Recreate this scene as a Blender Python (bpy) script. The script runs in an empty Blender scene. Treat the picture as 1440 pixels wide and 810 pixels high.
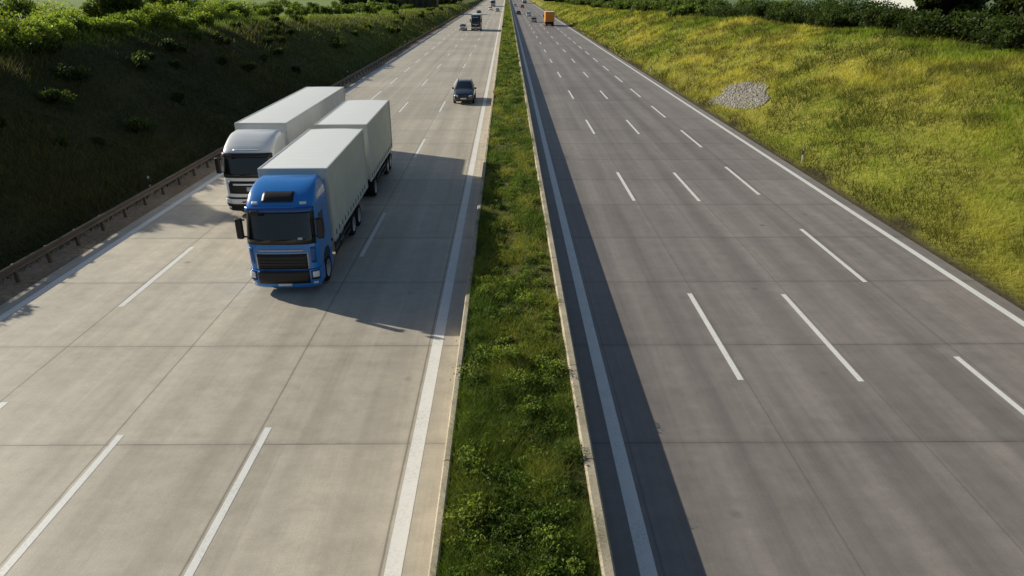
import bpy, math, random
import numpy as np
from mathutils import Vector
rng = np.random.default_rng(7)
random.seed(7)
scene = bpy.context.scene
COL = scene.collection

# ------------------------------------------------------------------ noise
def _hash(ix, iy, s):
    n = (ix.astype(np.int64)*374761393 + iy.astype(np.int64)*668265263 + s*1442695041) & 0x7fffffff
    n = ((n ^ (n >> 13))*1274126177) & 0x7fffffff
    return ((n ^ (n >> 16)) & 0xffff)/65535.0
def vnoise(x, y, s=0):
    x = np.asarray(x, float); y = np.asarray(y, float)
    ix = np.floor(x); iy = np.floor(y); fx = x-ix; fy = y-iy
    fx = fx*fx*(3-2*fx); fy = fy*fy*(3-2*fy)
    a = _hash(ix, iy, s); b = _hash(ix+1, iy, s); c = _hash(ix, iy+1, s); d = _hash(ix+1, iy+1, s)
    return (a*(1-fx)+b*fx)*(1-fy)+(c*(1-fx)+d*fx)*fy
def fbm(x, y, s=0, o=4):
    r = 0; a = .5; t = 0
    for i in range(o):
        r = r+a*vnoise(x*2**i, y*2**i, s+i*17); t += a; a *= .5
    return r/t

# ------------------------------------------------------------------ terrain height
def hz(x, y):
    x = np.asarray(x, float); y = np.asarray(y, float)
    HL = np.interp(y, [0, 80, 105, 155, 290, 600, 1500], [6.7, 6.6, 6.0, 4.3, 2.2, 1.2, .8])
    HR = np.interp(y, [0, 80, 110, 170, 275, 500, 1500], [6.3, 6.2, 5.6, 4.7, 2.9, 1.5, 1.0])
    wob = (fbm(x*.12, y*.06, 3)-.5)
    dl = -x-19.7; dr = x-18.0
    def bank(d, H, slope):
        t = np.clip(d*slope/H, 0, 1.35)
        v = np.where(t < .12, t*t/.24, np.where(t < .85, t-.06, .79+.21*np.sin(np.clip((t-.85)/.5, 0, 1)*math.pi/2)))
        return v*H
    zl = bank(np.maximum(dl, 0), HL, .60)
    zr = bank(np.maximum(dr, 0), HR, .50)
    z = np.where(x < 0, zl, zr)
    amt = np.clip(np.where(x < 0, dl, dr)/4, 0, 1)
    z = z+amt*(wob*1.0+(fbm(x*.7, y*.5, 9)-.5)*.34)
    z = np.where((x > -17.9) & (x < 17.9), -.06, z-.03)
    return z

# ------------------------------------------------------------------ mesh helpers
def mk_mesh(name, V, F, cols=None, mats=(), smooth=False, matidx=None, parent=None):
    me = bpy.data.meshes.new(name)
    if isinstance(F, np.ndarray):
        n, k = F.shape
        V = np.asarray(V, np.float32)
        me.vertices.add(len(V)); me.vertices.foreach_set('co', V.ravel())
        me.loops.add(n*k); me.loops.foreach_set('vertex_index', F.astype(np.int32).ravel())
        me.polygons.add(n)
        me.polygons.foreach_set('loop_start', np.arange(0, n*k, k, dtype=np.int32))
        me.polygons.foreach_set('loop_total', np.full(n, k, np.int32))
        me.update(calc_edges=True)
    else:
        me.from_pydata([tuple(map(float, v)) for v in V], [], [tuple(int(i) for i in f) for f in F]); me.update()
    if cols is not None:
        a = me.color_attributes.new('tint', 'FLOAT_COLOR', 'POINT')
        c = np.ones((len(V), 4), np.float32); c[:, :3] = cols
        a.data.foreach_set('color', c.ravel())
    for m in mats: me.materials.append(m)
    if matidx is not None: me.polygons.foreach_set('material_index', np.asarray(matidx, np.int32))
    if smooth: me.polygons.foreach_set('use_smooth', np.ones(len(me.polygons), bool))
    ob = bpy.data.objects.new(name, me); COL.objects.link(ob)
    if parent: ob.parent = parent
    return ob
def empty(name, loc=(0, 0, 0), rz=0):
    e = bpy.data.objects.new(name, None); COL.objects.link(e); e.location = loc; e.rotation_euler = (0, 0, rz); e.empty_display_size = .3
    return e
def box(name, x0, x1, y0, y1, z0, z1, mat, parent=None, bev=0.0, seg=2):
    V = [(x, y, z) for z in (z0, z1) for y in (y0, y1) for x in (x0, x1)]
    F = [(0, 2, 3, 1), (4, 5, 7, 6), (0, 1, 5, 4), (2, 6, 7, 3), (0, 4, 6, 2), (1, 3, 7, 5)]
    ob = mk_mesh(name, V, F, mats=[mat], parent=parent)
    if bev > 0:
        m = ob.modifiers.new('b', 'BEVEL'); m.width = bev; m.segments = seg
    return ob
def multibox(name, boxes, mat, parent=None, bev=0.0):
    V = []; F = []
    for (x0, x1, y0, y1, z0, z1) in boxes:
        b = len(V)
        V += [(x, y, z) for z in (z0, z1) for y in (y0, y1) for x in (x0, x1)]
        F += [tuple(b+i for i in f) for f in [(0, 2, 3, 1), (4, 5, 7, 6), (0, 1, 5, 4), (2, 6, 7, 3), (0, 4, 6, 2), (1, 3, 7, 5)]]
    ob = mk_mesh(name, V, F, mats=[mat], parent=parent)
    if bev > 0:
        m = ob.modifiers.new('b', 'BEVEL'); m.width = bev; m.segments = 2
    return ob

# ------------------------------------------------------------------ materials
class NT:
    def __init__(s, name):
        s.m = bpy.data.materials.new(name); s.m.use_nodes = True
        s.t = s.m.node_tree; s.t.nodes.clear()
        s.out = s.t.nodes.new('ShaderNodeOutputMaterial')
    def n(s, typ, **kw):
        nd = s.t.nodes.new(typ)
        for k, v in kw.items(): setattr(nd, k, v)
        return nd
    def l(s, a, b): s.t.links.new(a, b)
    def setin(s, sock, v):
        if hasattr(v, 'links') or isinstance(v, bpy.types.NodeSocket): s.l(v, sock)
        else: sock.default_value = v
    def math(s, op, a, b=None, c=None, clamp=False):
        nd = s.n('ShaderNodeMath', operation=op); nd.use_clamp = clamp
        s.setin(nd.inputs[0], a)
        if b is not None: s.setin(nd.inputs[1], b)
        if c is not None: s.setin(nd.inputs[2], c)
        return nd.outputs[0]
    def mix(s, fac, a, b, bt='MIX'):
        nd = s.n('ShaderNodeMix', data_type='RGBA', blend_type=bt)
        s.setin(nd.inputs[0], fac)
        for i, v in ((6, a), (7, b)):
            if not isinstance(v, bpy.types.NodeSocket) and len(v) == 3: v = (*v, 1)
            s.setin(nd.inputs[i], v)
        return nd.outputs[2]
    def noise(s, vec, scale, detail=4, rough=.6, sc=(1, 1, 1)):
        mp = s.n('ShaderNodeMapping'); mp.inputs['Scale'].default_value = sc
        s.l(vec, mp.inputs['Vector'])
        nd = s.n('ShaderNodeTexNoise'); nd.inputs['Scale'].default_value = scale
        nd.inputs['Detail'].default_value = detail; nd.inputs['Roughness'].default_value = rough
        s.l(mp.outputs[0], nd.inputs['Vector'])
        return nd.outputs['Fac']
    def mr(s, v, a, b, c=0., d=1.):
        nd = s.n('ShaderNodeMapRange'); s.l(v, nd.inputs[0])
        for i, q in zip((1, 2, 3, 4), (a, b, c, d)): nd.inputs[i].default_value = q
        return nd.outputs[0]
    def bsdf(s, col, rough=.6, metal=0., spec=.5, bump=None, bstr=.2, bdist=.02, coat=0.):
        b = s.n('ShaderNodeBsdfPrincipled')
        if not isinstance(col, bpy.types.NodeSocket) and len(col) == 3: col = (*col, 1)
        s.setin(b.inputs['Base Color'], col); s.setin(b.inputs['Roughness'], rough)
        b.inputs['Metallic'].default_value = metal; b.inputs['Specular IOR Level'].default_value = spec
        b.inputs['Coat Weight'].default_value = coat; b.inputs['Coat Roughness'].default_value = .05
        if bump is not None:
            bp = s.n('ShaderNodeBump'); bp.inputs['Strength'].default_value = bstr; bp.inputs['Distance'].default_value = bdist
            s.l(bump, bp.inputs['Height']); s.l(bp.outputs[0], b.inputs['Normal'])
        s.l(b.outputs[0], s.out.inputs[0]); return b

def simple(name, col, rough=.5, metal=0., spec=.5, coat=0., dirt=.25, scale=2.5):
    t = NT(name); oc = t.n('ShaderNodeTexCoord').outputs['Object']
    nz = t.noise(oc, scale, 4, .65)
    f = t.mr(nz, .3, .75, 0, dirt)
    c = t.mix(f, col, tuple(x*.45+.02 for x in col))
    r = t.math('ADD', rough-.05, t.math('MULTIPLY', nz, .12))
    t.bsdf(c, r, metal, spec, coat=coat)
    return t.m

def road_mat(name, base, dark, joints, tracks, trackamt, jx):
    t = NT(name); oc = t.n('ShaderNodeTexCoord').outputs['Object']
    sp = t.n('ShaderNodeSeparateXYZ'); t.l(oc, sp.inputs[0]); X, Y = sp.outputs[0], sp.outputs[1]
    cx = t.math('FLOOR', t.math('DIVIDE', t.math('ADD', X, 1.7), 3.72))
    cy = t.math('FLOOR', t.math('DIVIDE', t.math('ADD', Y, 1.2), 5.0))
    cb = t.n('ShaderNodeCombineXYZ'); t.l(cx, cb.inputs[0]); t.l(cy, cb.inputs[1])
    wn = t.n('ShaderNodeTexWhiteNoise', noise_dimensions='3D'); t.l(cb.outputs[0], wn.inputs['Vector'])
    slab = t.mr(wn.outputs['Value'], 0, 1, .92, 1.05)
    big = t.noise(oc, .12, 2, .6)
    streak = t.noise(oc, 1.0, 7, .72, (1.3, .022, 1))
    cross = t.noise(oc, 1.0, 6, .8, (.22, 1.1, 1))
    mid = t.noise(oc, 1.6, 9, .78)
    fine = t.noise(oc, 46, 2, .75)
    col = t.mix(t.mr(streak, .30, .72), base, dark)
    m = t.math('MULTIPLY', slab, t.mr(big, .25, .75, .88, 1.10))
    m = t.math('MULTIPLY', m, t.mr(cross, .3, .7, .94, 1.06))
    m = t.math('MULTIPLY', m, t.mr(mid, .28, .72, .80, 1.16))
    m = t.math('MULTIPLY', m, t.mr(fine, .25, .75, .76, 1.20))
    tr = None
    for x in tracks:
        d = t.math('ABSOLUTE', t.math('SUBTRACT', X, x))
        g = t.mr(d, 0.0, .75, 1, 0)
        tr = g if tr is None else t.math('MAXIMUM', tr, g)
    tr = t.math('MULTIPLY', tr, t.mr(mid, .25, .6, .6, 1))
    m = t.math('MULTIPLY', m, t.math('SUBTRACT', 1, t.math('MULTIPLY', tr, trackamt)))
    wob = t.math('MULTIPLY', t.math('SUBTRACT', mid, .5), .05)
    fy = t.math('ABSOLUTE', t.math('SUBTRACT', t.math('FRACT', t.math('DIVIDE', t.math('ADD', t.math('ADD', Y, 1.2), wob), 5.0)), .5))
    jy = t.mr(fy, .4945, .4985, 0, 1)
    j = t.math('MULTIPLY', jy, t.mr(cross, .35, .6, .2, .7))
    for x in joints:
        d = t.math('ABSOLUTE', t.math('ADD', t.math('SUBTRACT', X, x), wob))
        g = t.mr(d, .010, .035, jx, 0)
        j = t.math('MAXIMUM', j, g)
    js = t.mr(fy, .455, .5, 0, .12)
    m = t.math('MULTIPLY', m, t.math('SUBTRACT', 1, js))
    vo = t.n('ShaderNodeTexVoronoi'); vo.inputs['Scale'].default_value = .55; t.l(oc, vo.inputs['Vector'])
    spot = t.mr(vo.outputs['Distance'], .02, .10, .45, 0)
    m = t.math('MULTIPLY', m, t.math('SUBTRACT', 1, t.math('MULTIPLY', spot, t.mr(big, .4, .6))))
    g = t.n('ShaderNodeCombineColor'); [t.l(m, g.inputs[i]) for i in range(3)]
    col = t.mix(1.0, col, g.outputs[0], 'MULTIPLY')
    col = t.mix(j, col, (.055, .05, .045))
    t.bsdf(col, t.mr(mid, .2, .8, .48, .66), spec=.45)
    return t.m

M_roadL = road_mat('concrete_road_light', (.66, .59, .475), (.49, .435, .35),
                   [-6.22, -9.8, -13.65, -2.45], [-3.2, -5.1, -7.0, -8.9, -10.7, -12.6], .13, .5)
M_roadR = road_mat('concrete_road_grey', (.36, .32, .29), (.225, .20, .182),
                   [6.75, 10.15, 13.72, 2.95], [3.8, 5.6, 7.35, 9.2, 10.95, 12.75], .20, .32)

def paint_mat():
    t = NT('road_paint'); oc = t.n('ShaderNodeTexCoord').outputs['Object']
    a = t.noise(oc, 1.2, 4, .7); b = t.noise(oc, 14, 4, .8)
    w = t.math('MULTIPLY', t.mr(a, .35, .7), t.mr(b, .45, .62))
    c = t.mix(t.math('MULTIPLY', w, .6), (.90, .89, .84), (.45, .41, .36))
    t.bsdf(c, .5); return t.m
M_paint = paint_mat()

def kerb_mat():
    t = NT('barrier_concrete'); oc = t.n('ShaderNodeTexCoord').outputs['Object']
    a = t.noise(oc, 1.3, 5, .7); b = t.noise(oc, 22, 3, .7)
    sp = t.n('ShaderNodeSeparateXYZ'); t.l(oc, sp.inputs[0])
    c = t.mix(t.mr(a, .3, .7), (.64, .55, .41), (.36, .31, .22))
    c = t.mix(t.mr(b, .4, .7, 0, .5), c, (.2, .18, .12))
    fy = t.math('ABSOLUTE', t.math('SUBTRACT', t.math('FRACT', t.math('DIVIDE', sp.outputs[1], 4.0)), .5))
    c = t.mix(t.mr(fy, .494, .498), c, (.05, .045, .04))
    t.bsdf(c, .85, spec=.3, bump=b, bstr=.3, bdist=.01); return t.m
M_kerb = kerb_mat()

def foliage_mat(name, trans=.3, spec=.25):
    t = NT(name)
    c = t.n('ShaderNodeAttribute', attribute_name='tint').outputs['Color']
    b = t.bsdf(c, .6, spec=spec)
    tr = t.n('ShaderNodeBsdfTranslucent'); t.l(t.mix(1.0, c, (1.3, 1.3, .6), 'MULTIPLY'), tr.inputs[0])
    mx = t.n('ShaderNodeMixShader'); mx.inputs[0].default_value = trans
    t.l(b.outputs[0], mx.inputs[1]); t.l(tr.outputs[0], mx.inputs[2]); t.l(mx.outputs[0], t.out.inputs[0])
    return t.m
M_grass = foliage_mat('grass_blades', .40)
M_leaf = foliage_mat('leaves', .40)

def ground_mat():
    t = NT('ground_soil_grass')
    at = t.n('ShaderNodeAttribute', attribute_name='tint').outputs['Color']
    oc = t.n('ShaderNodeTexCoord').outputs['Object']
    a = t.noise(oc, .35, 5, .7); c_ = t.noise(oc, 5, 5, .8)
    m = t.math('MULTIPLY', t.mr(a, .3, .7, .72, 1.18), t.mr(c_, .25, .75, .5, 1.45))
    g = t.n('ShaderNodeCombineColor'); [t.l(m, g.inputs[i]) for i in range(3)]
    col = t.mix(1.0, at, g.outputs[0], 'MULTIPLY')
    t.bsdf(col, .95, spec=.1, bump=c_, bstr=.7, bdist=.12); return t.m
M_ground = ground_mat()

def bark_mat():
    t = NT('bark'); oc = t.n('ShaderNodeTexCoord').outputs['Object']
    b = t.noise(oc, 12, 5, .7, (1, 1, .2))
    t.bsdf(t.mix(b, (.09, .065, .045), (.03, .022, .016)), .9, bump=b, bstr=.6); return t.m
M_bark = bark_mat()

M_blue = simple('blue_cab_paint', (.022, .235, .70), .28, coat=.6, dirt=.10)
M_blue2 = simple('dark_blue_paint', (.012, .09, .34), .35, coat=.3, dirt=.2)
M_white = simple('white_cab_paint', (.93, .94, .95), .3, coat=.5, dirt=.04)
M_black = simple('black_plastic', (.012, .012, .014), .45, dirt=.1)
M_dark = simple('chassis_dark', (.03, .03, .032), .6, dirt=.2)
M_glass = simple('dark_glass', (.008, .010, .013), .09, spec=.8, dirt=.05)
M_rubber = simple('tyre_rubber', (.02, .02, .02), .85, spec=.2)
M_rim = simple('rim_metal', (.45, .45, .46), .4, metal=.6)
M_alu = simple('aluminium_rail', (.66, .67, .65), .45, metal=.15)
M_lamp = simple('headlamp_glass', (.85, .88, .9), .12, spec=.8, dirt=.05)
M_red = simple('red_paint', (.5, .02, .02), .4)
M_plate = simple('number_plate', (.8, .8, .75), .5, dirt=.1)
M_post = simple('delineator_plastic', (.45, .45, .42), .6, dirt=.3)
M_orange = simple('orange_paint', (.85, .30, .02), .45)
M_silver = simple('silver_car_paint', (.42, .44, .46), .3, metal=.4, coat=.5)
M_carblue = simple('dark_car_paint', (.03, .04, .06), .25, coat=.8, dirt=.05)
M_rail = simple('weathered_guardrail', (.16, .125, .09), .6, metal=.35, dirt=.6, scale=1.0)
M_curtG = simple('grey_curtain', (.70, .69, .61), .6, dirt=.30, scale=1.2)
M_curtW = simple('white_curtain', (.74, .75, .76), .6, dirt=.30, scale=1.2)
M_roof = simple('trailer_roof', (.97, .98, .95), .42, dirt=.08, scale=.9)
M_wall = simple('white_wall', (.80, .79, .76), .8, dirt=.15)
M_tile = simple('roof_tiles', (.22, .10, .07), .8, dirt=.4)
M_darkclad = simple('dark_cladding', (.03, .035, .04), .7)
M_gravel = simple('gravel_stones', (.40, .37, .32), .9, dirt=.7, scale=2.5)

# ------------------------------------------------------------------ terrain
xs = np.concatenate([[-1500, -900, -500, -300, -200, -150, -110, -85, -68, -56], np.arange(-48, -17.9, .6),
                     [-17.8, -9, 0, 9, 17.8], np.arange(18, 46, .6), [50, 56, 68, 85, 110, 150, 200, 300, 500, 900, 1500]])
ys = [-60.]
while ys[-1] < 3500:
    ys.append(ys[-1]+(1.0 if ys[-1] < 90 else max(1.0, (ys[-1]-60)*.035)))
ys = np.array(ys)
GX, GY = np.meshgrid(xs, ys); GZ = hz(GX, GY)
def ground_col(x, y):
    n1 = fbm(x*.08, y*.05, 31)[..., None]; n2 = fbm(x*.5, y*.3, 41)[..., None]
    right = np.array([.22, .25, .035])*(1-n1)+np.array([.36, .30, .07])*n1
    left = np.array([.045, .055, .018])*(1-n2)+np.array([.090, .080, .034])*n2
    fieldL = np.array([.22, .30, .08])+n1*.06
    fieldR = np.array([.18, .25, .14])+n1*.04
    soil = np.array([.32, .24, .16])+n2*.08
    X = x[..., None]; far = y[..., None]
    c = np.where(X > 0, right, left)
    c = np.where((X > 0) & (X < 18.15+n2*.8), np.array([.10, .085, .045]), c)
    c = np.where((X < 0) & (X > -19.1-n2*.9), soil, c)
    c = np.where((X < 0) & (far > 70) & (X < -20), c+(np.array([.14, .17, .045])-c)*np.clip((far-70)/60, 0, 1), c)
    c = np.where(X < -34-n1*3, fieldL, c)
    c = np.where(X > 40+n1*4, fieldR, c)
    return c
ny, nx = GX.shape
V = np.stack([GX, GY, GZ], -1).reshape(-1, 3)
idx = np.arange(ny*nx).reshape(ny, nx)
F = np.stack([idx[:-1, :-1], idx[:-1, 1:], idx[1:, 1:], idx[1:, :-1]], -1).reshape(-1, 4)
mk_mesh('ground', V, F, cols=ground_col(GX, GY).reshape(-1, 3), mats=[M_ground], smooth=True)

# ------------------------------------------------------------------ roads
def strip(name, x0, x1, z, mat, y0=-60, y1=1600):
    Y = np.concatenate([np.arange(y0, 200, 10), np.linspace(200, y1, 30)])
    V = []; F = []
    for y in Y: V += [(x0, y, z), (x1, y, z)]
    for i in range(len(Y)-1): F.append((2*i, 2*i+1, 2*i+3, 2*i+2))
    return mk_mesh(name, V, F, mats=[mat])
strip('motorway_carriageway', -17.75, -1.40, 0, M_roadL)
strip('motorway_carriageway', 1.86, 17.75, 0, M_roadR)
def lines(name, solid, dashed):
    V = []; F = []
    def q(x0, x1, y0, y1):
        b = len(V); V.extend([(x0, y0, .005), (x1, y0, .005), (x1, y1, .005), (x0, y1, .005)]); F.append((b, b+1, b+2, b+3))
    for x, w in solid:
        for y in np.arange(-60, 1200, 20): q(x-w/2, x+w/2, y, y+20)
    for x, w, s, per, L in dashed:
        k = -4
        while s+k*per < 900:
            q(x-w/2, x+w/2, s+k*per, s+k*per+L); k += 1
    return mk_mesh(name, V, F, mats=[M_paint])
lines('lane_markings', [(-2.2, .33), (-17.05, .30)],
      [(-6.06, .17, 8.5, 18, 6), (-9.63, .17, 8.2, 18, 6), (-13.5, .2, 21.7, 12, 6)])
lines('lane_markings', [(2.66, .33), (17.05, .28)],
      [(6.6, .17, 16.7, 17.8, 6), (9.98, .17, 16.6, 17.8, 6), (13.5, .18, 23.7, 11.9, 6.2)])

# ------------------------------------------------------------------ median barrier walls + soil
def prism(name, prof, y0, y1, step, mat, parent=None):
    Y = np.arange(y0, y1+step, step); n = len(prof); V = []; F = []
    for y in Y: V += [(p[0], y, p[1]) for p in prof]
    for i in range(len(Y)-1):
        for k in range(n):
            a = i*n+k; b = i*n+(k+1) % n
            F.append((a, b, b+n, a+n))
    F.append(tuple(range(n))); F.append(tuple((len(Y)-1)*n+k for k in reversed(range(n))))
    return mk_mesh(name, V, F, mats=[mat], parent=parent)
prism('concrete_barrier', [(-1.43, -.02), (-1.40, .86), (-1.37, .9), (-1.26, .9), (-1.23, .87), (-1.20, -.02)], -60, 1200, 20, M_kerb)
prism('concrete_barrier', [(1.88, -.02), (1.86, .88), (1.82, .92), (1.66, .92), (1.62, .88), (1.60, -.02)], -60, 1200, 20, M_kerb)
mx = np.linspace(-1.21, 1.61, 12)
my = np.concatenate([np.arange(-60, 60, .3), np.linspace(60, 1200, 120)])
MX, MY = np.meshgrid(mx, my)
def hmed(x, y): return .74+.22*(fbm(x*1.1, y*.6, 77)-.3)
MZ = hmed(MX, MY); a = np.arange(MX.size).reshape(MX.shape)
n2 = fbm(MX, MY*.5, 5)[..., None]
mk_mesh('median_soil', np.stack([MX, MY, MZ], -1).reshape(-1, 3),
        np.stack([a[:-1, :-1], a[:-1, 1:], a[1:, 1:], a[1:, :-1]], -1).reshape(-1, 4),
        cols=(np.array([.08, .09, .030])+n2*np.array([.10, .08, .03])).reshape(-1, 3), mats=[M_ground], smooth=True)

# ------------------------------------------------------------------ blades and leaves
def blades(P, h, w, lean, col):
    n = len(P); th = rng.uniform(0, 2*math.pi, n)
    side = np.stack([np.cos(th), np.sin(th), np.zeros(n)], -1)*w[:, None]*.5
    ph = rng.uniform(0, 2*math.pi, n)
    L = np.stack([np.cos(ph)*lean*h, np.sin(ph)*lean*h, h], -1)
    V = np.stack([P-side, P+side, P+L], 1).reshape(-1, 3)
    F = np.arange(3*n).reshape(n, 3)
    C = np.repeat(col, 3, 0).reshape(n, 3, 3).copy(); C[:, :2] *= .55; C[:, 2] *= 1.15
    return V, F, C.reshape(-1, 3)
def leaves(P, s, col, flat=.0):
    n = len(P)
    a = rng.normal(size=(n, 3)); a[:, 2] *= (1-flat); a /= np.linalg.norm(a, axis=1)[:, None]
    b = rng.normal(size=(n, 3)); b -= (b*a).sum(1)[:, None]*a; b /= np.linalg.norm(b, axis=1)[:, None]
    a = a*s[:, None]; b = b*s[:, None]*.55
    V = np.stack([P-a, P-b, P+a, P+b], 1).reshape(-1, 3)
    return V, np.arange(4*n).reshape(n, 4), np.repeat(col, 4, 0)
def dsample(n, d0, d1, p=1.6):
    u = rng.random(n); q = 1-p
    return (d0**q+u*(d1**q-d0**q))**(1/q)

# right bank
n = 300000
D = dsample(n, 12, 420, 1.7); X = 18.1+rng.random(n)**.9*17
inpatch = ((X-21.1)/1.75)**2+((D-63)/5.0)**2 < 1.0+1.3*(fbm(X*1.6, D*.8, 8)-.5)
keep = (rng.random(n) < .35+.9*fbm(X*.6, D*.35, 12)) & (~inpatch | (rng.random(n) < .05))
keep &= (X-18.1 > .5) | (rng.random(n) < .5)
X = X[keep]; D = D[keep]; n = len(X)
sc = np.clip(D/22, .8, 9)
t1 = fbm(X*.22, D*.09, 55); t2 = rng.random(n)
mixv = np.clip((t1-.40)*3.4+(t2-.5)*.8, 0, 1)[:, None]
col = np.array([.215, .30, .028])*(1-mixv)+np.array([.60, .53, .11])*mixv
col *= (.65+.7*rng.random(n))[:, None]
clump = np.clip((fbm(X*.9, D*.4, 91)-.30)*3.6, .42, 1.25)[:, None]; col = col*clump
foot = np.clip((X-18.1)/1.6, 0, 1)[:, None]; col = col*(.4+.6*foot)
h = (.14+.30*rng.random(n)**1.5)*(1+.10*sc)*(.45+1.1*fbm(X*.5, D*.3, 21))
V, F, C = blades(np.stack([X, D, hz(X, D)-.02], -1), h, .020*sc, .45+.3*rng.random(n), col)
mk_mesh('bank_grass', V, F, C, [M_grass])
# left bank
n = 150000
D = dsample(n, 12, 420, 1.6); X = -19.0-rng.random(n)*19
keep = rng.random(n) < .2+1.0*fbm(X*.6, D*.35, 14)
X = X[keep]; D = D[keep]; n = len(X); sc = np.clip(D/22, .8, 9)
m = np.clip((fbm(X*.25, D*.12, 61)-.38)*3+(rng.random(n)-.5)*.5, 0, 1)[:, None]
fd = np.clip((D-60)/80, 0, 1)[:, None]
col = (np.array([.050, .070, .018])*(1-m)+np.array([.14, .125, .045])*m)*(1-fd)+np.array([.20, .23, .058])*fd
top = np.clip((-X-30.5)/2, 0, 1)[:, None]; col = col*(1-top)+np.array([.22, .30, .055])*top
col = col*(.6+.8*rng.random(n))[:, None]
h = (.18+.3*rng.random(n))*(1+.08*sc)*(.6+.8*m[:, 0])
V, F, C = blades(np.stack([X, D, hz(X, D)-.02], -1), h, .024*sc, .5+.3*rng.random(n), col)
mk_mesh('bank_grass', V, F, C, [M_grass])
# median grass
n = 320000
D = dsample(n, 6, 500, 1.75); X = -1.22+rng.random(n)*2.86
dens = fbm(X*1.3, D*.7, 19)
keep = rng.random(n) < np.clip((dens-.28)*3.6, .15, 1)
X = X[keep]; D = D[keep]; dens = dens[keep]; n = len(X); sc = np.clip(D/14, .7, 14)
m = np.clip((fbm(X*.9, D*.35, 71)-.4)*3.4+(rng.random(n)-.5)*.6, 0, 1)[:, None]
col = np.array([.12, .19, .034])*(1-m)+np.array([.34, .35, .08])*m
col = col*(.5+.95*rng.random(n))[:, None]
h = (.05+.19*rng.random(n)**1.5)*(.3+1.5*dens)*(1+.05*sc)
V, F, C = blades(np.stack([X, D, hmed(X, D)-.01], -1), h, .012*sc, .5+.5*rng.random(n), col)
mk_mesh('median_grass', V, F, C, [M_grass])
# median weeds
Vs = []; Fs = []; Cs = []; off = 0
nc = 560
cd = dsample(nc, 7, 260, 1.55); cxm = rng.uniform(-1.0, 1.3, nc)
cr = rng.uniform(.10, .34, nc)*np.clip(cd/40, 1, 2.0); cr[rng.random(nc) < .10] *= 1.7
cr = np.minimum(cr, .60)
cd[0] = 15.2; cxm[0] = .25; cr[0] = .55; cd[1] = 15.6; cxm[1] = .05; cr[1] = .42; cd[2] = 21.5; cxm[2] = .15; cr[2] = .5
for i in range(nc):
    k = int((420 if cr[i] > .4 else (280 if cr[i] > .25 else 180)) if cd[i] < 40 else 90)
    p = rng.normal(size=(k, 3)); p /= np.linalg.norm(p, axis=1)[:, None]; p *= (rng.random(k)**.4)[:, None]
    p[:, 2] = np.abs(p[:, 2])*rng.uniform(.6, 1.0)
    wob = (.6+.8*fbm(p[:, 0]*2+i, p[:, 1]*2+p[:, 2], 3))[:, None]
    P = np.array([cxm[i], cd[i], 0])+p*cr[i]*wob; P[:, 2] += hmed(cxm[i], cd[i])
    P[:, 0] = np.where(P[:, 0] < -1.3, -1.2-.3*rng.random(k)**2, P[:, 0]); P[:, 0] = np.where(P[:, 0] > 1.68, 1.6+.12*rng.random(k), P[:, 0])
    base = np.array([.11, .18, .034]) if (rng.random() < .55 and i > 2) else np.array([.24, .32, .06])
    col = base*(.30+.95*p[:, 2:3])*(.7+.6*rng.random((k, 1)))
    v, f, c = leaves(P, rng.uniform(.018, .045, k)*(1 if cd[i] < 40 else cd[i]/32), col)
    Vs.append(v); Fs.append(f+off); Cs.append(c); off += len(v)
mk_mesh('median_weeds', np.concatenate(Vs), np.concatenate(Fs), np.concatenate(Cs), [M_leaf])

# ------------------------------------------------------------------ bushes / trees
def cloud(centers, radii, k, size, base, off=0):
    Vs = []; Fs = []; Cs = []
    for c0, r in zip(centers, radii):
        kk = int(k)
        p = rng.normal(size=(kk, 3)); p /= np.linalg.norm(p, axis=1)[:, None]
        q = fbm(p[:, 0]*2.2+c0[0], p[:, 1]*2.2+p[:, 2]*1.7+c0[1], 5)
        rad = (.55+.75*q)*(rng.random(kk)**.35)
        P = p*rad[:, None]*np.array(r)+np.array(c0)
        lump = fbm(P[:, 0]*1.1, P[:, 1]*1.1+P[:, 2]*1.3, 23)
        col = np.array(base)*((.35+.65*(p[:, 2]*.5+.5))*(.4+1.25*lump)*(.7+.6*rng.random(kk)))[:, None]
        yel = (rng.random(kk) < .15)[:, None]; col = np.where(yel, col*np.array([1.6, 1.25, .9]), col)
        v, f, c = leaves(P, rng.uniform(.6, 1.2, kk)*size, col)
        Vs.append(v); Fs.append(f+off); Cs.append(c); off += len(v)
    return np.concatenate(Vs), np.concatenate(Fs), np.concatenate(Cs)
def bushrow(name, pts, k, size, base):
    cs = []; rs = []
    for x, y, hgt in pts:
        zb = float(hz(x, y))
        for j in range(4):
            r = hgt*rng.uniform(.32, .55)
            cs.append((x+rng.normal()*hgt*.35, y+rng.normal()*hgt*.45, zb+hgt*rng.uniform(.2, .62)))
            rs.append((r*1.15, r*1.25, r))
    v, f, c = cloud(cs, rs, k, size, base)
    return mk_mesh(name, v, f, c, [M_leaf])
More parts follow.
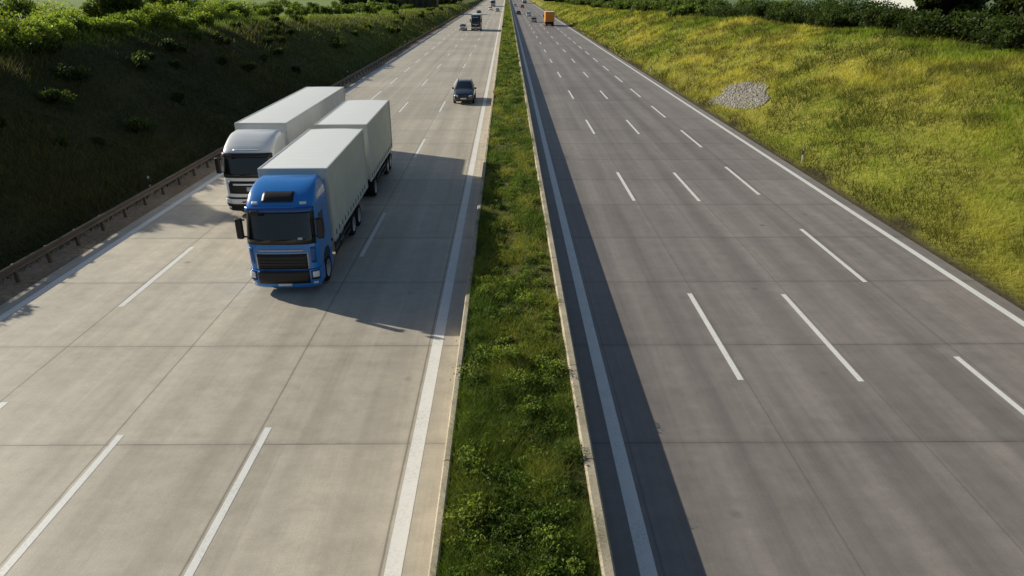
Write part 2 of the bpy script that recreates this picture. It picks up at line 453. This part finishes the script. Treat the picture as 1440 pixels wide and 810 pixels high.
def tree(x, y, hgt, wid, base, k=900, size=.16):
    zb = float(hz(x, y)); e = empty('tree', (x, y, zb))
    V = []; F = []
    def limb(a, b, r0, r1, seg=5):
        a = Vector(a); b = Vector(b); d = (b-a); q = d.to_track_quat('Z', 'Y'); b0 = len(V)
        for i in range(seg+1):
            t = i/seg; c = a+d*t+Vector((math.sin(t*5+a.x)*.04*hgt*.2, math.cos(t*4)*.04*hgt*.2, 0))*t; r = r0+(r1-r0)*t
            for j in range(8):
                V.append(c+q@Vector((math.cos(j*math.pi/4)*r, math.sin(j*math.pi/4)*r, 0)))
        for i in range(seg):
            for j in range(8):
                p = b0+i*8+j; p2 = b0+i*8+(j+1) % 8; F.append((p, p2, p2+8, p+8))
    limb((0, 0, -.3), (0, 0, hgt*.75), .035*hgt, .01*hgt)
    cs = []; rs = []
    for i in range(14):
        an = i*2.4+rng.random(); hh = hgt*rng.uniform(.22, .9); rr = wid*.5*math.sqrt(max(.1, 1-((hh/hgt-.5)/.55)**2))*rng.uniform(.5, .95)
        tip = (math.cos(an)*rr, math.sin(an)*rr, hh)
        limb((0, 0, max(.3, hh*.6)), tip, .012*hgt, .004*hgt, 3)
        r = wid*rng.uniform(.17, .30); cs.append(tip); rs.append((r, r, r*.85))
    cs.append((0, 0, hgt*.86)); rs.append((wid*.22,)*3)
    mk_mesh('trunk', V, F, mats=[M_bark], smooth=True, parent=e)
    v, f, c = cloud(cs, rs, k, size, base)
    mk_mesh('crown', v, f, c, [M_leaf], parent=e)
    return e
G1 = (.27, .37, .07); G2 = (.12, .18, .036); G3 = (.055, .09, .022)
pts = [(-34.3+rng.normal()*.8, y+rng.normal()*.6, rng.uniform(1.1, 1.8)) for y in np.arange(38, 84, 1.5)]
pts += [(-35.5+rng.normal()*.8, y+rng.normal()*.6, rng.uniform(1.0, 1.5)) for y in np.arange(20, 38, 1.8)]
pts += [(-39+rng.normal()*2.0, y, rng.uniform(1.6, 2.8)) for y in np.arange(36, 120, 3)]
bushrow('bush_hedge', pts, 420, .13, G1)
pts = [(-rng.uniform(23, 32), y, rng.uniform(.5, 1.3)) for y in np.arange(22, 110, 2.2)]
bushrow('slope_shrubs', pts, 170, .12, G3)
pts = [(-46+rng.normal()*5, y, rng.uniform(1.8, 3.2)) for y in np.arange(90, 330, 6)]
pts += [(-60-rng.random()*70, y, rng.uniform(2, 4)) for y in np.arange(110, 330, 6)]
pts += [(-24+rng.normal()*1.5, y, rng.uniform(.5, 1.2)) for y in np.arange(120, 300, 14)]
bushrow('distant_bushes', pts, 160, .34, G2)
pts = [(36.5+rng.normal()*1.0, y+rng.normal()*.6, rng.uniform(1.5, 2.8)) for y in np.arange(34, 130, 1.6)]
pts += [(41+rng.normal()*1.5, y, rng.uniform(2.2, 3.8)) for y in np.arange(36, 100, 2.8)]
bushrow('bush_hedge', pts, 480, .14, G3)
pts = [(35+rng.normal()*2, y, rng.uniform(1.6, 3.0)) for y in np.arange(130, 420, 4.5)]
pts += [(55+rng.random()*30, y, rng.uniform(2.5, 4.5)) for y in np.arange(190, 480, 7)]
bushrow('distant_bushes', pts, 160, .36, G2)
tree(-36.3, 43.5, 4.2, 3.8, G2)
tree(-38.5, 73, 5.5, 4.6, G2)
tree(-44, 96, 5.0, 4.6, G2)
for (x, y, h_, w_) in [(36, 45.5, 5.8, 5.6), (39.5, 51.5, 6.4, 6.0), (36.5, 40, 5.4, 5.0), (41, 58, 5.6, 5.4), (45, 74, 4.4, 5), (43, 46, 7, 6), (38, 64, 4.6, 4.6)]:
    tree(x, y, h_, w_, G3, 1300, .18)
pts = [(28+rng.random()*40, y, rng.uniform(4, 7)) for y in np.arange(430, 760, 7)]
pts += [(-30-rng.random()*60, y, rng.uniform(4, 7)) for y in np.arange(360, 760, 8)]
bushrow('distant_trees', pts, 200, .7, G3)

# ------------------------------------------------------------------ gravel patch
ang = np.linspace(0, 2*math.pi, 49)[:-1]
PX = 21.1
def prad(a_): return .72+.62*float(vnoise(np.cos(a_)*2.2+5, np.sin(a_)*2.2+5, 3))
V = [(PX, 63, float(hz(PX, 63))+.05)]; F = []
rings = 8
for r in range(1, rings+1):
    for a_ in ang:
        k = r/rings*prad(a_)
        x = PX+1.7*k*math.cos(a_); y = 63+4.8*k*math.sin(a_)
        V.append((x, y, float(hz(x, y))+.05-(.08 if r == rings else 0)))
for j in range(48): F.append((0, 1+j, 1+(j+1) % 48))
for r in range(rings-1):
    for j in range(48):
        a0 = 1+r*48+j; b0 = 1+r*48+(j+1) % 48; F.append((a0, a0+48, b0+48, b0))
e = empty('gravel_patch')
mk_mesh('gravel_bed', V, F, mats=[M_gravel], smooth=True, parent=e)
n = 2600; rr = np.sqrt(rng.random(n)); aa = rng.uniform(0, 6.283, n); pr = np.array([prad(q) for q in aa])
P = np.stack([PX+1.8*rr*pr*np.cos(aa), 63+5.0*rr*pr*np.sin(aa), np.zeros(n)], -1); P[:, 2] = hz(P[:, 0], P[:, 1])+.06
oct_ = np.array([(1, 0, 0), (0, 1, 0), (-1, 0, 0), (0, -1, 0), (0, 0, 1), (0, 0, -1)], float)
s = rng.uniform(.03, .13, n)
VV = P[:, None, :]+oct_[None]*s[:, None, None]*rng.uniform(.6, 1.3, (n, 6, 1))
FF = np.array([(0, 1, 4), (1, 2, 4), (2, 3, 4), (3, 0, 4), (1, 0, 5), (2, 1, 5), (3, 2, 5), (0, 3, 5)])
mk_mesh('stones', VV.reshape(-1, 3), (FF[None]+np.arange(n)[:, None, None]*6).reshape(-1, 3), mats=[M_gravel], parent=e)

# ------------------------------------------------------------------ guardrail
e = empty('guardrail')
gx = -18.45
prof = [(0, .44), (.05, .46), (.08, .50), (.05, .55), (.01, .58), (.01, .61), (.05, .64), (.08, .69), (.05, .73), (0, .75)]
prof2 = [(gx+p[0], p[1]) for p in prof]+[(gx+p[0]-.008, p[1]) for p in reversed(prof)]
prism('rail_beam', prof2, -20, 700, 4, M_rail, parent=e)
multibox('posts', [(gx-.16, gx-.04, y-.05, y+.05, -.1, .70) for y in np.arange(-18, 500, 2.0)]
         + [(gx-.05, gx-.005, y-.12, y+.12, .55, .64) for y in np.arange(-18, 500, 2.0)], M_rail, parent=e)

def delineator(x, y, s=1.0):
    z = float(hz(x, y)); e = empty('delineator_post', (x, y, z)); e.scale = (s, s, s)
    mk_mesh('post', [(-.06, .03, 0), (.06, .03, 0), (0, -.05, 0), (-.06, .03, 1.0), (.06, .03, 1.0), (0, -.05, .92)],
            [(0, 1, 4, 3), (1, 2, 5, 4), (2, 0, 3, 5), (3, 4, 5), (0, 2, 1)], mats=[M_post], parent=e)
    mk_mesh('band', [(-.066, .035, .55), (.066, .035, .55), (0, -.057, .52), (-.066, .035, .90), (.066, .035, .90), (0, -.057, .85)],
            [(0, 1, 4, 3), (1, 2, 5, 4), (2, 0, 3, 5), (3, 4, 5), (0, 2, 1)], mats=[M_black], parent=e)
for y in (43, 93, 143, 193): delineator(18.7, y, .85)
for y in (36, 86, 136): delineator(-19.2, y)

# ------------------------------------------------------------------ vehicles
def lathe_wheel(name, x, y, r, w, parent, side):
    prof = [(r*.35, w*.5-.10, 1), (r*.52, w*.5-.09, 1), (r*.60, w*.5-.01, 1), (r*.66, w*.5, 0), (r*.93, w*.5, 0), (r, w*.42, 0), (r, -w*.42, 0), (r*.93, -w*.5, 0), (r*.5, -w*.5, 0)]
    N = 28; V = []; F = []; mi = []
    for (rr, xx, m) in prof:
        for j in range(N):
            a = 2*math.pi*j/N; V.append((x+side*xx, y+rr*math.cos(a), r+rr*math.sin(a)))
    for i in range(len(prof)-1):
        for j in range(N):
            a = i*N+j; b = i*N+(j+1) % N; F.append((a, b, b+N, a+N)); mi.append(prof[i][2])
    c = len(V); V.append((x+side*(w*.5-.03), y, r))
    for j in range(N): F.append((c, j, (j+1) % N)); mi.append(1)
    F.append(tuple((len(prof)-1)*N+j for j in range(N))); mi.append(0)
    return mk_mesh(name, V, F, mats=[M_rubber, M_rim], matidx=mi, smooth=True, parent=parent)

class Shell:
    def __init__(s, levels, yr, dep=.45, n=3.2):
        L = np.array(levels); s.Z, s.YF, s.HW = L[:, 0], L[:, 1], L[:, 2]; s.yr = yr; s.dep = dep; s.n = n
    def pt(s, f, z, off=0.):
        yf = np.interp(z, s.Z, s.YF); hw = np.interp(z, s.Z, s.HW)
        g = (1-abs(f)**s.n)**(1/s.n) if abs(f) < 1 else 0
        return (f*hw+np.sign(f)*off*abs(f)**3*1.2, yf+s.dep*(1-g)-off, z)
    def body(s, name, mat, parent, nz=40):
        fs = np.sin(np.linspace(-math.pi/2, math.pi/2, 45)); zs = np.linspace(s.Z[0], s.Z[-1], nz)
        V = []; F = []
        for z in zs:
            hw = np.interp(z, s.Z, s.HW)
            V += [(-hw, s.yr, z)]+[s.pt(f, z) for f in fs]+[(hw, s.yr, z)]
        R = len(fs)+2
        for i in range(nz-1):
            for j in range(R):
                a = i*R+j; b = i*R+(j+1) % R; F.append((a, b, b+R, a+R))
        F.append(tuple(reversed(range(R)))); F.append(tuple((nz-1)*R+j for j in range(R)))
        ob = mk_mesh(name, V, F, mats=[mat], smooth=True, parent=parent)
        m = ob.modifiers.new('e', 'EDGE_SPLIT'); m.split_angle = math.radians(35)
        return ob
    def patch(s, name, f0, f1, z0, z1, mat, parent, off=.012, nf=24, nz=8, taper=0.):
        V = []; F = []
        for i in range(nz+1):
            t = i/nz; z = z0+(z1-z0)*t
            for j in range(nf+1):
                f = f0+(f1-f0)*j/nf; f *= (1-taper*t); V.append(s.pt(f, z, off))
        for i in range(nz):
            for j in range(nf):
                a = i*(nf+1)+j; F.append((a, a+1, a+nf+2, a+nf+1))
        ob = mk_mesh(name, V, F, mats=[mat], smooth=True, parent=parent)
        m = ob.modifiers.new('s', 'SOLIDIFY'); m.thickness = off*.8; m.offset = -1
        return ob
    def side(s, name, sg, poly, mat, parent, off=.008):
        V = [(sg*(np.interp(z, s.Z, s.HW)+off), y, z) for (y, z) in poly]
        V += [(sg*(np.interp(z, s.Z, s.HW)-.02), y, z) for (y, z) in poly]
        n = len(poly); F = [tuple(range(n))]+[(i, (i+1) % n, n+(i+1) % n, n+i) for i in range(n)]
        return mk_mesh(name, V, F, mats=[mat], parent=parent)

def cargo(e, y0, y1, hw, z0, z1, mcurt, ribs=True, tail=M_alu):
    box('box_core', -hw+.03, hw-.03, y0+.03, y1-.03, z0+.1, z1-.05, mcurt, e, .02)
    N = int((y1-y0)/.12); V = []; F = []
    for i in range(N+1):
        y = y0+.02+(y1-y0-.04)*i/N; b = .016*abs(math.sin(math.pi*(y-y0)/.62))
        for k in range(9):
            f = -1+k/4; V.append((f*(hw-.04), y, z1-.02+b*(1-f*f)+.015*(1-f*f)))
    for i in range(N):
        for k in range(8):
            a = i*9+k; F.append((a, a+1, a+10, a+9))
    mk_mesh('roof_sheet', V, F, mats=[M_roof], smooth=True, parent=e)
    for sg in (-1, 1):
        N = int((y1-y0)/.06); V = []; F = []; zz = np.linspace(z0+.12, z1-.10, 9)
        for i in range(N+1):
            y = y0+.12+(y1-y0-.24)*i/N
            for k, z in enumerate(zz):
                b = .008*math.sin(y*2*math.pi/.6)+.018*(vnoise(y*1.2, z*.8, 4)-.5)
                V.append((sg*(hw-.016+b), y, z))
        for i in range(N):
            for k in range(8):
                a = i*9+k; F.append((a, a+1, a+10, a+9))
        mk_mesh('side_curtain', V, F, mats=[mcurt], smooth=True, parent=e)
        st = [(sg*(hw+.004)-.008, sg*(hw+.004)+.008, y-.02, y+.02, z0+.02, z0+.32) for y in np.arange(y0+.5, y1-.3, .6)]
        multibox('curtain_straps', st, M_dark, e)
    fr = []
    for sg in (-1, 1):
        x0, x1 = sorted((sg*(hw-.06), sg*(hw+.02)))
        fr += [(x0, x1, y0, y1, z1-.10, z1), (x0, x1, y0, y1, z0, z0+.12)]
        fr += [(x0, x1, y0-.004, y0+.11, z0+.121, z1-.101), (x0, x1, y1-.11, y1+.004, z0+.121, z1-.101)]
    fr += [(-hw+.061, hw-.061, y0, y0+.08, z1-.10, z1+.002), (-hw+.061, hw-.061, y1-.08, y1, z1-.10, z1+.002)]
    multibox('box_frame', fr, M_alu, e, .008)
    box('floor', -hw+.061, hw-.061, y0+.001, y1-.001, z0+.01, z0+.098, M_dark, e)
    multibox('rear_doors', [(-hw+.07, -.01, y1-.02, y1+.012, z0+.13, z1-.11), (.01, hw-.07, y1-.02, y1+.012, z0+.13, z1-.11)], tail, e, .01)

def truck(name, loc, rz, paint, paint2, mcurt, kind, style='blue', tail=M_alu):
    e = empty(name, loc, rz)
    if style == 'blue':
        lv = [(.98, .02, 1.235), (1.7, .02, 1.25), (2.0, .05, 1.25), (3.15, .36, 1.215), (3.3, .46, 1.20), (3.52, .70, 1.17), (3.68, 1.0, 1.13), (3.80, 1.35, 1.07), (3.86, 1.7, .98)]
        wt = 3.06
    else:
        lv = [(.98, .0, 1.235), (1.75, .0, 1.25), (2.0, .03, 1.25), (2.9, .22, 1.22), (3.08, .30, 1.2), (3.28, .52, 1.18), (3.52, .90, 1.14), (3.70, 1.3, 1.10), (3.78, 1.6, .98)]
        wt = 2.92
    c = Shell(lv, 2.25)
    c.body('cab', paint, e)
    b = Shell([(.26, .10, 1.18), (.34, .02, 1.235), (.60, -.05, 1.25), (.965, -.04, 1.25)], .86, .42)
    b.body('bumper', paint if style == 'blue' else M_black, e, 14)
    c.patch('windscreen_surround', -.955, .955, 1.91, wt+.10, M_black, e, .010, 30, 10, .0)
    c.patch('windscreen', -.90, .90, 2.00, wt, M_glass, e, .018, 30, 10, .03)
    c.patch('sun_visor', -.90, .90, wt-.02, wt+.14, paint2 if style == 'blue' else M_black, e, .10, 24, 3)
    c.patch('dash_sticker', .50, .62, 2.06, 2.16, M_plate, e, .021, 4, 2)
    if style == 'blue':
        c.patch('roof_sign', -.50, .42, 3.34, 3.62, M_black, e, .03, 12, 5)
        for s_ in (-1, 1):
            c.patch('roof_lamp', .60 if s_ > 0 else -.78, .78 if s_ > 0 else -.60, 3.27, 3.35, M_lamp, e, .03, 5, 3)
            c.patch('front_recess', *sorted((s_*.80, s_*.93)), 1.2, 1.80, M_blue2, e, .014, 5, 5)
        c.patch('grille_trim', -.74, .74, .985, 1.62, M_alu, e, .016, 20, 4)
        c.patch('upper_grille', -.70, .70, 1.00, 1.58, M_black, e, .024, 20, 4)
        c.patch('badge_bar', -.62, .62, 1.69, 1.73, M_alu, e, .03, 20, 1)
        b.patch('lower_grille', -.72, .72, .46, .955, M_black, e, .022, 20, 4)
        for z in (1.08, 1.2, 1.32, 1.44): c.patch('grille_slat', -.66, .66, z, z+.03, M_dark, e, .045, 20, 1)
    else:
        c.patch('upper_grille', -.78, .78, 1.15, 1.76, M_black, e, .020, 20, 4)
        c.patch('front_stripe', -.60, .60, 1.56, 1.64, M_white, e, .035, 20, 1)
        c.patch('emblem', -.10, .10, 1.28, 1.48, M_alu, e, .045, 4, 2)
        c.patch('roof_stripe', -.55, .55, 3.14, 3.20, M_alu, e, .02, 12, 1)
        b.patch('bumper_panel', -.80, .80, .66, .90, M_white, e, .022, 20, 3)
        b.patch('red_lettering', -.32, .32, .72, .80, M_red, e, .034, 8, 1)
    for s_ in (-1, 1):
        b.patch('headlamp_housing', *sorted((s_*.77, s_*.975)), .60, .93, M_black, e, .016, 8, 4)
        b.patch('headlamp', *sorted((s_*.80, s_*.96)), .68, .90, M_lamp, e, .030, 8, 4)
        b.patch('fog_lamp', *sorted((s_*.80, s_*.92)), .42, .50, M_lamp, e, .025, 5, 2)
        c.side('side_window', s_, [(.62, 2.0), (1.45, 1.95), (1.45, 2.80), (.86, 2.80)], M_glass, e, .010)
        c.side('door_gap', s_, [(1.62, 1.05), (1.64, 1.05), (1.64, 2.95), (1.62, 2.95)], M_black, e, .005)
        c.side('wheel_arch', s_, [(.88, .99), (1.92, .99), (1.80, 1.22), (1.58, 1.34), (1.22, 1.34), (1.0, 1.22)], M_dark, e, .012)
        mo = box('mirror', -.12, .12, -.09, .09, -.38, .38, M_black, e, .06, 3)
        mo.location = (s_*1.40, .25, 2.46); mo.rotation_euler = (0, 0, s_*.25)
        multibox('mirror_arm', [(min(s_*1.2, s_*1.38), max(s_*1.2, s_*1.38), .26, .31, 2.74, 2.79), (min(s_*1.2, s_*1.38), max(s_*1.2, s_*1.38), .26, .31, 2.12, 2.17)], M_black, e)
        box('step_panel', min(s_*.7, s_*1.24), max(s_*.7, s_*1.24), 1.98, 2.24, .36, .975, paint, e, .03)
        lathe_wheel('front_wheel', s_*1.08, 1.42, .50, .32, e, s_)
        box('side_deflector', min(s_*1.14, s_*1.17), max(s_*1.14, s_*1.17), 2.251, 2.55, 1.2, 3.6, paint, e)
    mo = box('kerb_mirror', -.14, .14, -.05, .05, -.10, .10, M_black, e, .04, 2); mo.location = (-.75, .04, wt+.0)
    b.patch('number_plate', -.20, .20, .36, .46, M_plate, e, .04, 4, 1)
    for i in (-1, 0, 1):
        w = box('wiper', -.36, .36, -.012, .012, -.012, .012, M_black, e); w.location = (i*.62, -.01+abs(i)*.07, 2.06); w.rotation_euler = (0, -.12, -.16*i)
    box('cab_floor', -1.15, 1.15, .9, 2.2, .75, .978, M_dark, e)
    box('chassis', -.42, .42, .5, 9.6 if kind == 'drawbar' else (6.2 if kind == 'semi' else 8.6), .62, .92, M_dark, e)
    def axle(y, hw=1.08, dual=True):
        for s_ in (-1, 1):
            lathe_wheel('wheel', s_*hw, y, .50, .34, e, s_)
            if dual: lathe_wheel('inner_wheel', s_*(hw-.38), y, .50, .30, e, s_)
            multibox('mudguard', [(min(s_*.85, s_*1.25), max(s_*.85, s_*1.25), y-.5, y+.5, 1.03, 1.06)], M_black, e)
        box('axle', -.9, .9, y-.06, y+.06, .44, .56, M_dark, e)
    def guard(y0, y1):
        for s_ in (-1, 1):
            x0, x1 = sorted((s_*1.20, s_*1.235))
            multibox('side_guard', [(x0, x1, y0, y1, .45, .58), (x0, x1, y0, y1, .72, .85)], M_dark, e)
            multibox('guard_post', [(min(s_*1.16, s_*1.199), max(s_*1.16, s_*1.199), y, y+.06, .45, 1.1) for y in np.arange(y0+.1, y1, 1.0)], M_dark, e)
    if kind == 'drawbar':
        cargo(e, 2.62, 10.5, 1.275, 1.12, 4.0, mcurt)
        cargo(e, 11.55, 19.7, 1.275, 1.12, 4.0, mcurt)
        axle(6.6); axle(7.95, dual=False)
        axle(12.9); axle(17.6); axle(18.75, dual=False)
        guard(2.9, 5.9); guard(13.7, 16.9)
        box('trailer_chassis', -.42, .42, 11.6, 19.3, .7, 1.1, M_dark, e)
        box('drawbar', -.08, .08, 9.0, 12.2, .55, .68, M_dark, e)
        for s_ in (-1, 1):
            box('fuel_tank', min(s_*.65, s_*1.15), max(s_*.65, s_*1.15), 3.2, 5.0, .42, 1.02, M_alu, e, .1, 3)
            box('toolbox', min(s_*.7, s_*1.15), max(s_*.7, s_*1.15), 14.4, 15.6, .5, 1.05, M_dark, e, .03)
        ye = 19.7
    elif kind == 'semi':
        cargo(e, 2.75, 16.35, 1.275, 1.15, 4.0, mcurt)
        axle(5.2); axle(11.5, dual=False); axle(12.8, dual=False); axle(14.1, dual=False); guard(7.0, 10.7)
        box('trailer_chassis', -.42, .42, 4.6, 16.2, .93, 1.14, M_dark, e)
        for s_ in (-1, 1):
            box('fuel_tank', min(s_*.65, s_*1.15), max(s_*.65, s_*1.15), 2.7, 4.2, .42, 1.0, M_alu, e, .1, 3)
        ye = 16.35
    else:
        cargo(e, 2.62, 9.0, 1.275, 1.1, 3.85, mcurt, tail=tail)
        axle(6.8); guard(2.9, 6.0); ye = 9.0
    multibox('rear_bumper', [(-1.2, 1.2, ye-.10, ye-.02, .45, .57), (-.5, -.42, ye-.12, ye-.101, .5, 1.1), (.42, .5, ye-.12, ye-.101, .5, 1.1)], M_dark, e)
    multibox('tail_lamps', [(-1.2, -.85, ye-.019, ye+.01, .60, .74), (.85, 1.2, ye-.019, ye+.01, .60, .74)], M_red, e)
    return e

truck('blue_truck', (-7.98, 22.65, 0), math.radians(1.2), M_blue, M_blue2, M_curtG, 'drawbar', 'blue')
truck('white_truck', (-12.3, 31.9, 0), math.radians(.3), M_white, M_white, M_curtW, 'semi', 'white')
truck('truck', (-7.9, 185, 0), 0, M_carblue, M_dark, M_curtG, 'rigid', 'white')
truck('orange_truck', (12.1, 217, 0), math.pi, M_orange, M_orange, M_orange, 'rigid', 'white', tail=M_orange)
truck('truck', (-8.1, 420, 0), 0, M_white, M_white, M_curtW, 'semi', 'white')
truck('truck', (12.0, 520, 0), math.pi, M_white, M_white, M_curtW, 'semi', 'white')

def car(name, loc, rz, paint, k=1.0, hk=1.0):
    e = empty(name, loc, rz); e.scale = (k, k, k*hk)
    S = [(0, .66, .30, .56, .64, .50), (.08, .80, .24, .62, .74, .62), (.30, .88, .20, .70, .83, .68), (.9, .91, .2, .84, .94, .72), (1.32, .92, .2, .92, 1.01, .76),
         (2.05, .92, .2, .95, 1.44, .62), (2.4, .92, .2, .96, 1.50, .62), (3.2, .92, .2, .97, 1.50, .62), (4.05, .91, .2, .98, 1.43, .60), (4.50, .87, .26, .97, 1.04, .66), (4.62, .80, .34, .78, .88, .60)]
    V = []; F = []; mi = []
    for (y, hw, zb, zs, zt, tw) in S:
        zm = zb+(zs-zb)*.5; cr = .03
        V += [(-hw*.88, y, zb), (-hw, y, zm), (-hw*.985, y, zs), (-tw, y, zt), (-tw*.5, y, zt+cr), (0, y, zt+cr*1.3), (tw*.5, y, zt+cr), (tw, y, zt), (hw*.985, y, zs), (hw, y, zm), (hw*.88, y, zb)]
    R = 11
    for i in range(len(S)-1):
        for j in range(R):
            a = i*R+j; b = i*R+(j+1) % R; F.append((a, b, b+R, a+R))
            g = 0
            if j in (2, 7) and 4 <= i <= 8: g = 1
            if j in (3, 4, 5, 6) and i in (4, 8): g = 1
            mi.append(g)
    F.append(tuple(reversed(range(R)))); mi.append(0); F.append(tuple((len(S)-1)*R+j for j in range(R))); mi.append(0)
    ob = mk_mesh('body', V, F, mats=[paint, M_glass], matidx=mi, smooth=True, parent=e)
    m = ob.modifiers.new('b', 'BEVEL'); m.width = .03; m.segments = 2; m.limit_method = 'ANGLE'; m.angle_limit = math.radians(25)
    for s_ in (-1, 1):
        for y in (.88, 3.65):
            lathe_wheel('wheel', s_*.82, y, .32, .22, e, s_)
            N = 16; A = np.linspace(0, math.pi, N)
            V = [(s_*.925, y, .34)]+[(s_*.925, y+.38*math.cos(t), .34+.38*math.sin(t)) for t in A]
            mk_mesh('wheel_arch', V, [(0, i+1, i+2) for i in range(N-1)], mats=[M_black], parent=e)
        h_ = box('headlamp', -.15, .15, -.08, .08, -.07, .07, M_lamp, e, .03); h_.location = (s_*.60, .10, .63); h_.rotation_euler = (0, 0, s_*.35)
        t_ = box('tail_lamp', -.12, .12, -.05, .05, -.12, .12, M_red, e, .03); t_.location = (s_*.66, 4.57, .84)
        m_ = box('door_mirror', -.09, .09, -.06, .06, -.07, .07, paint, e, .03); m_.location = (s_*1.0, 1.62, 1.03)
    box('grille', -.38, .38, -.02, .06, .40, .60, M_black, e, .02)
    box('lower_intake', -.60, .60, .0, .10, .26, .36, M_black, e, .02)
    box('number_plate', -.26, .26, -.035, -.022, .40, .50, M_plate, e)
    box('rear_plate', -.26, .26, 4.622, 4.635, .62, .73, M_plate, e)
    multibox('roof_rails', [(-.60, -.57, 2.3, 4.0, 1.535, 1.56), (.57, .60, 2.3, 4.0, 1.535, 1.56)], M_black, e)
    return e
car('dark_car', (-4.15, 66.5, 0), 0, M_carblue, 1.08, 1.15)
car('car', (-11.3, 186, 0), 0, M_silver)
car('car', (-4.3, 330, 0), 0, M_silver)
car('car', (-7.9, 352, 0), 0, M_white)
car('car', (-11.5, 300, 0), 0, M_carblue)
car('car', (8.4, 236, 0), math.pi, M_silver)
car('car', (8.2, 285, 0), math.pi, M_white)
car('car', (4.6, 300, 0), math.pi, M_carblue)
car('car', (4.6, 430, 0), math.pi, M_white)
car('car', (8.2, 400, 0), math.pi, M_red)

# ------------------------------------------------------------------ buildings
def house(name, x, y, w, d, h_, rz, wall, roofm, rows=2, cols=5):
    z = float(hz(x, y))-.2; e = empty(name, (x, y, z), rz)
    box('walls', -w/2, w/2, -d/2, d/2, 0, h_, wall, e)
    r = .25*d
    mk_mesh('roof', [(-w/2-.4, -d/2-.4, h_), (w/2+.4, -d/2-.4, h_), (w/2+.4, d/2+.4, h_), (-w/2-.4, d/2+.4, h_), (-w/2-.4, 0, h_+r), (w/2+.4, 0, h_+r)],
            [(0, 1, 5, 4), (2, 3, 4, 5), (0, 4, 3), (1, 2, 5), (0, 3, 2, 1)], mats=[roofm], parent=e)
    wb = []
    for i in range(cols):
        for j in range(rows):
            cx_ = -w/2+w*(i+.5)/cols; zc = .9+j*(h_/rows)
            wb.append((cx_-w/cols*.3, cx_+w/cols*.3, -d/2-.05, -d/2+.05, zc, zc+h_/rows*.5))
    multibox('windows', wb, M_glass, e)
    box('door', -.5, .5, -d/2-.07, -d/2-.002, .2, 2.2 if rows > 1 else .85, M_darkclad, e)
    return e
house('white_house', 72, 128, 9, 8, 4.6, .5, M_wall, M_tile, 3, 6)
house('white_house', 120, 225, 16, 9, 5, .2, M_wall, M_tile)
house('dark_warehouse', -37, 310, 16, 10, 6.5, 0, M_darkclad, M_darkclad, 1, 6)
house('white_house', -120, 270, 14, 9, 5.5, -.2, M_wall, M_tile)

# ------------------------------------------------------------------ light, world, camera
sd = Vector((2.1, -1.1, -1.0))
el = math.atan2(1.0, math.hypot(2.1, 1.1)); az = math.atan2(-2.1, 1.1)
sun = bpy.data.lights.new('sun', 'SUN'); sun.energy = 5.0; sun.angle = math.radians(.5); sun.color = (1, .94, .80)
so = bpy.data.objects.new('sun', sun); COL.objects.link(so); so.rotation_euler = sd.to_track_quat('-Z', 'Y').to_euler(); so.location = (-60, 40, 50)
w = bpy.data.worlds.new('World'); scene.world = w; w.use_nodes = True
nt = w.node_tree; bg = nt.nodes['Background']
sky = nt.nodes.new('ShaderNodeTexSky'); sky.sky_type = 'NISHITA'; sky.sun_disc = False
sky.sun_elevation = el; sky.sun_rotation = az % (2*math.pi)
nt.links.new(sky.outputs[0], bg.inputs[0]); bg.inputs[1].default_value = .070
cam = bpy.data.cameras.new('camera'); co = bpy.data.objects.new('camera', cam); COL.objects.link(co)
co.location = (0, 0, 10.2); co.rotation_euler = (math.radians(90-23.7), 0, math.radians(-.38))
cam.sensor_width = 36; cam.lens = 24.1; cam.clip_start = .1; cam.clip_end = 6000
scene.camera = co
scene.view_settings.view_transform = 'Standard'; scene.view_settings.look = 'None'; scene.view_settings.exposure = 0
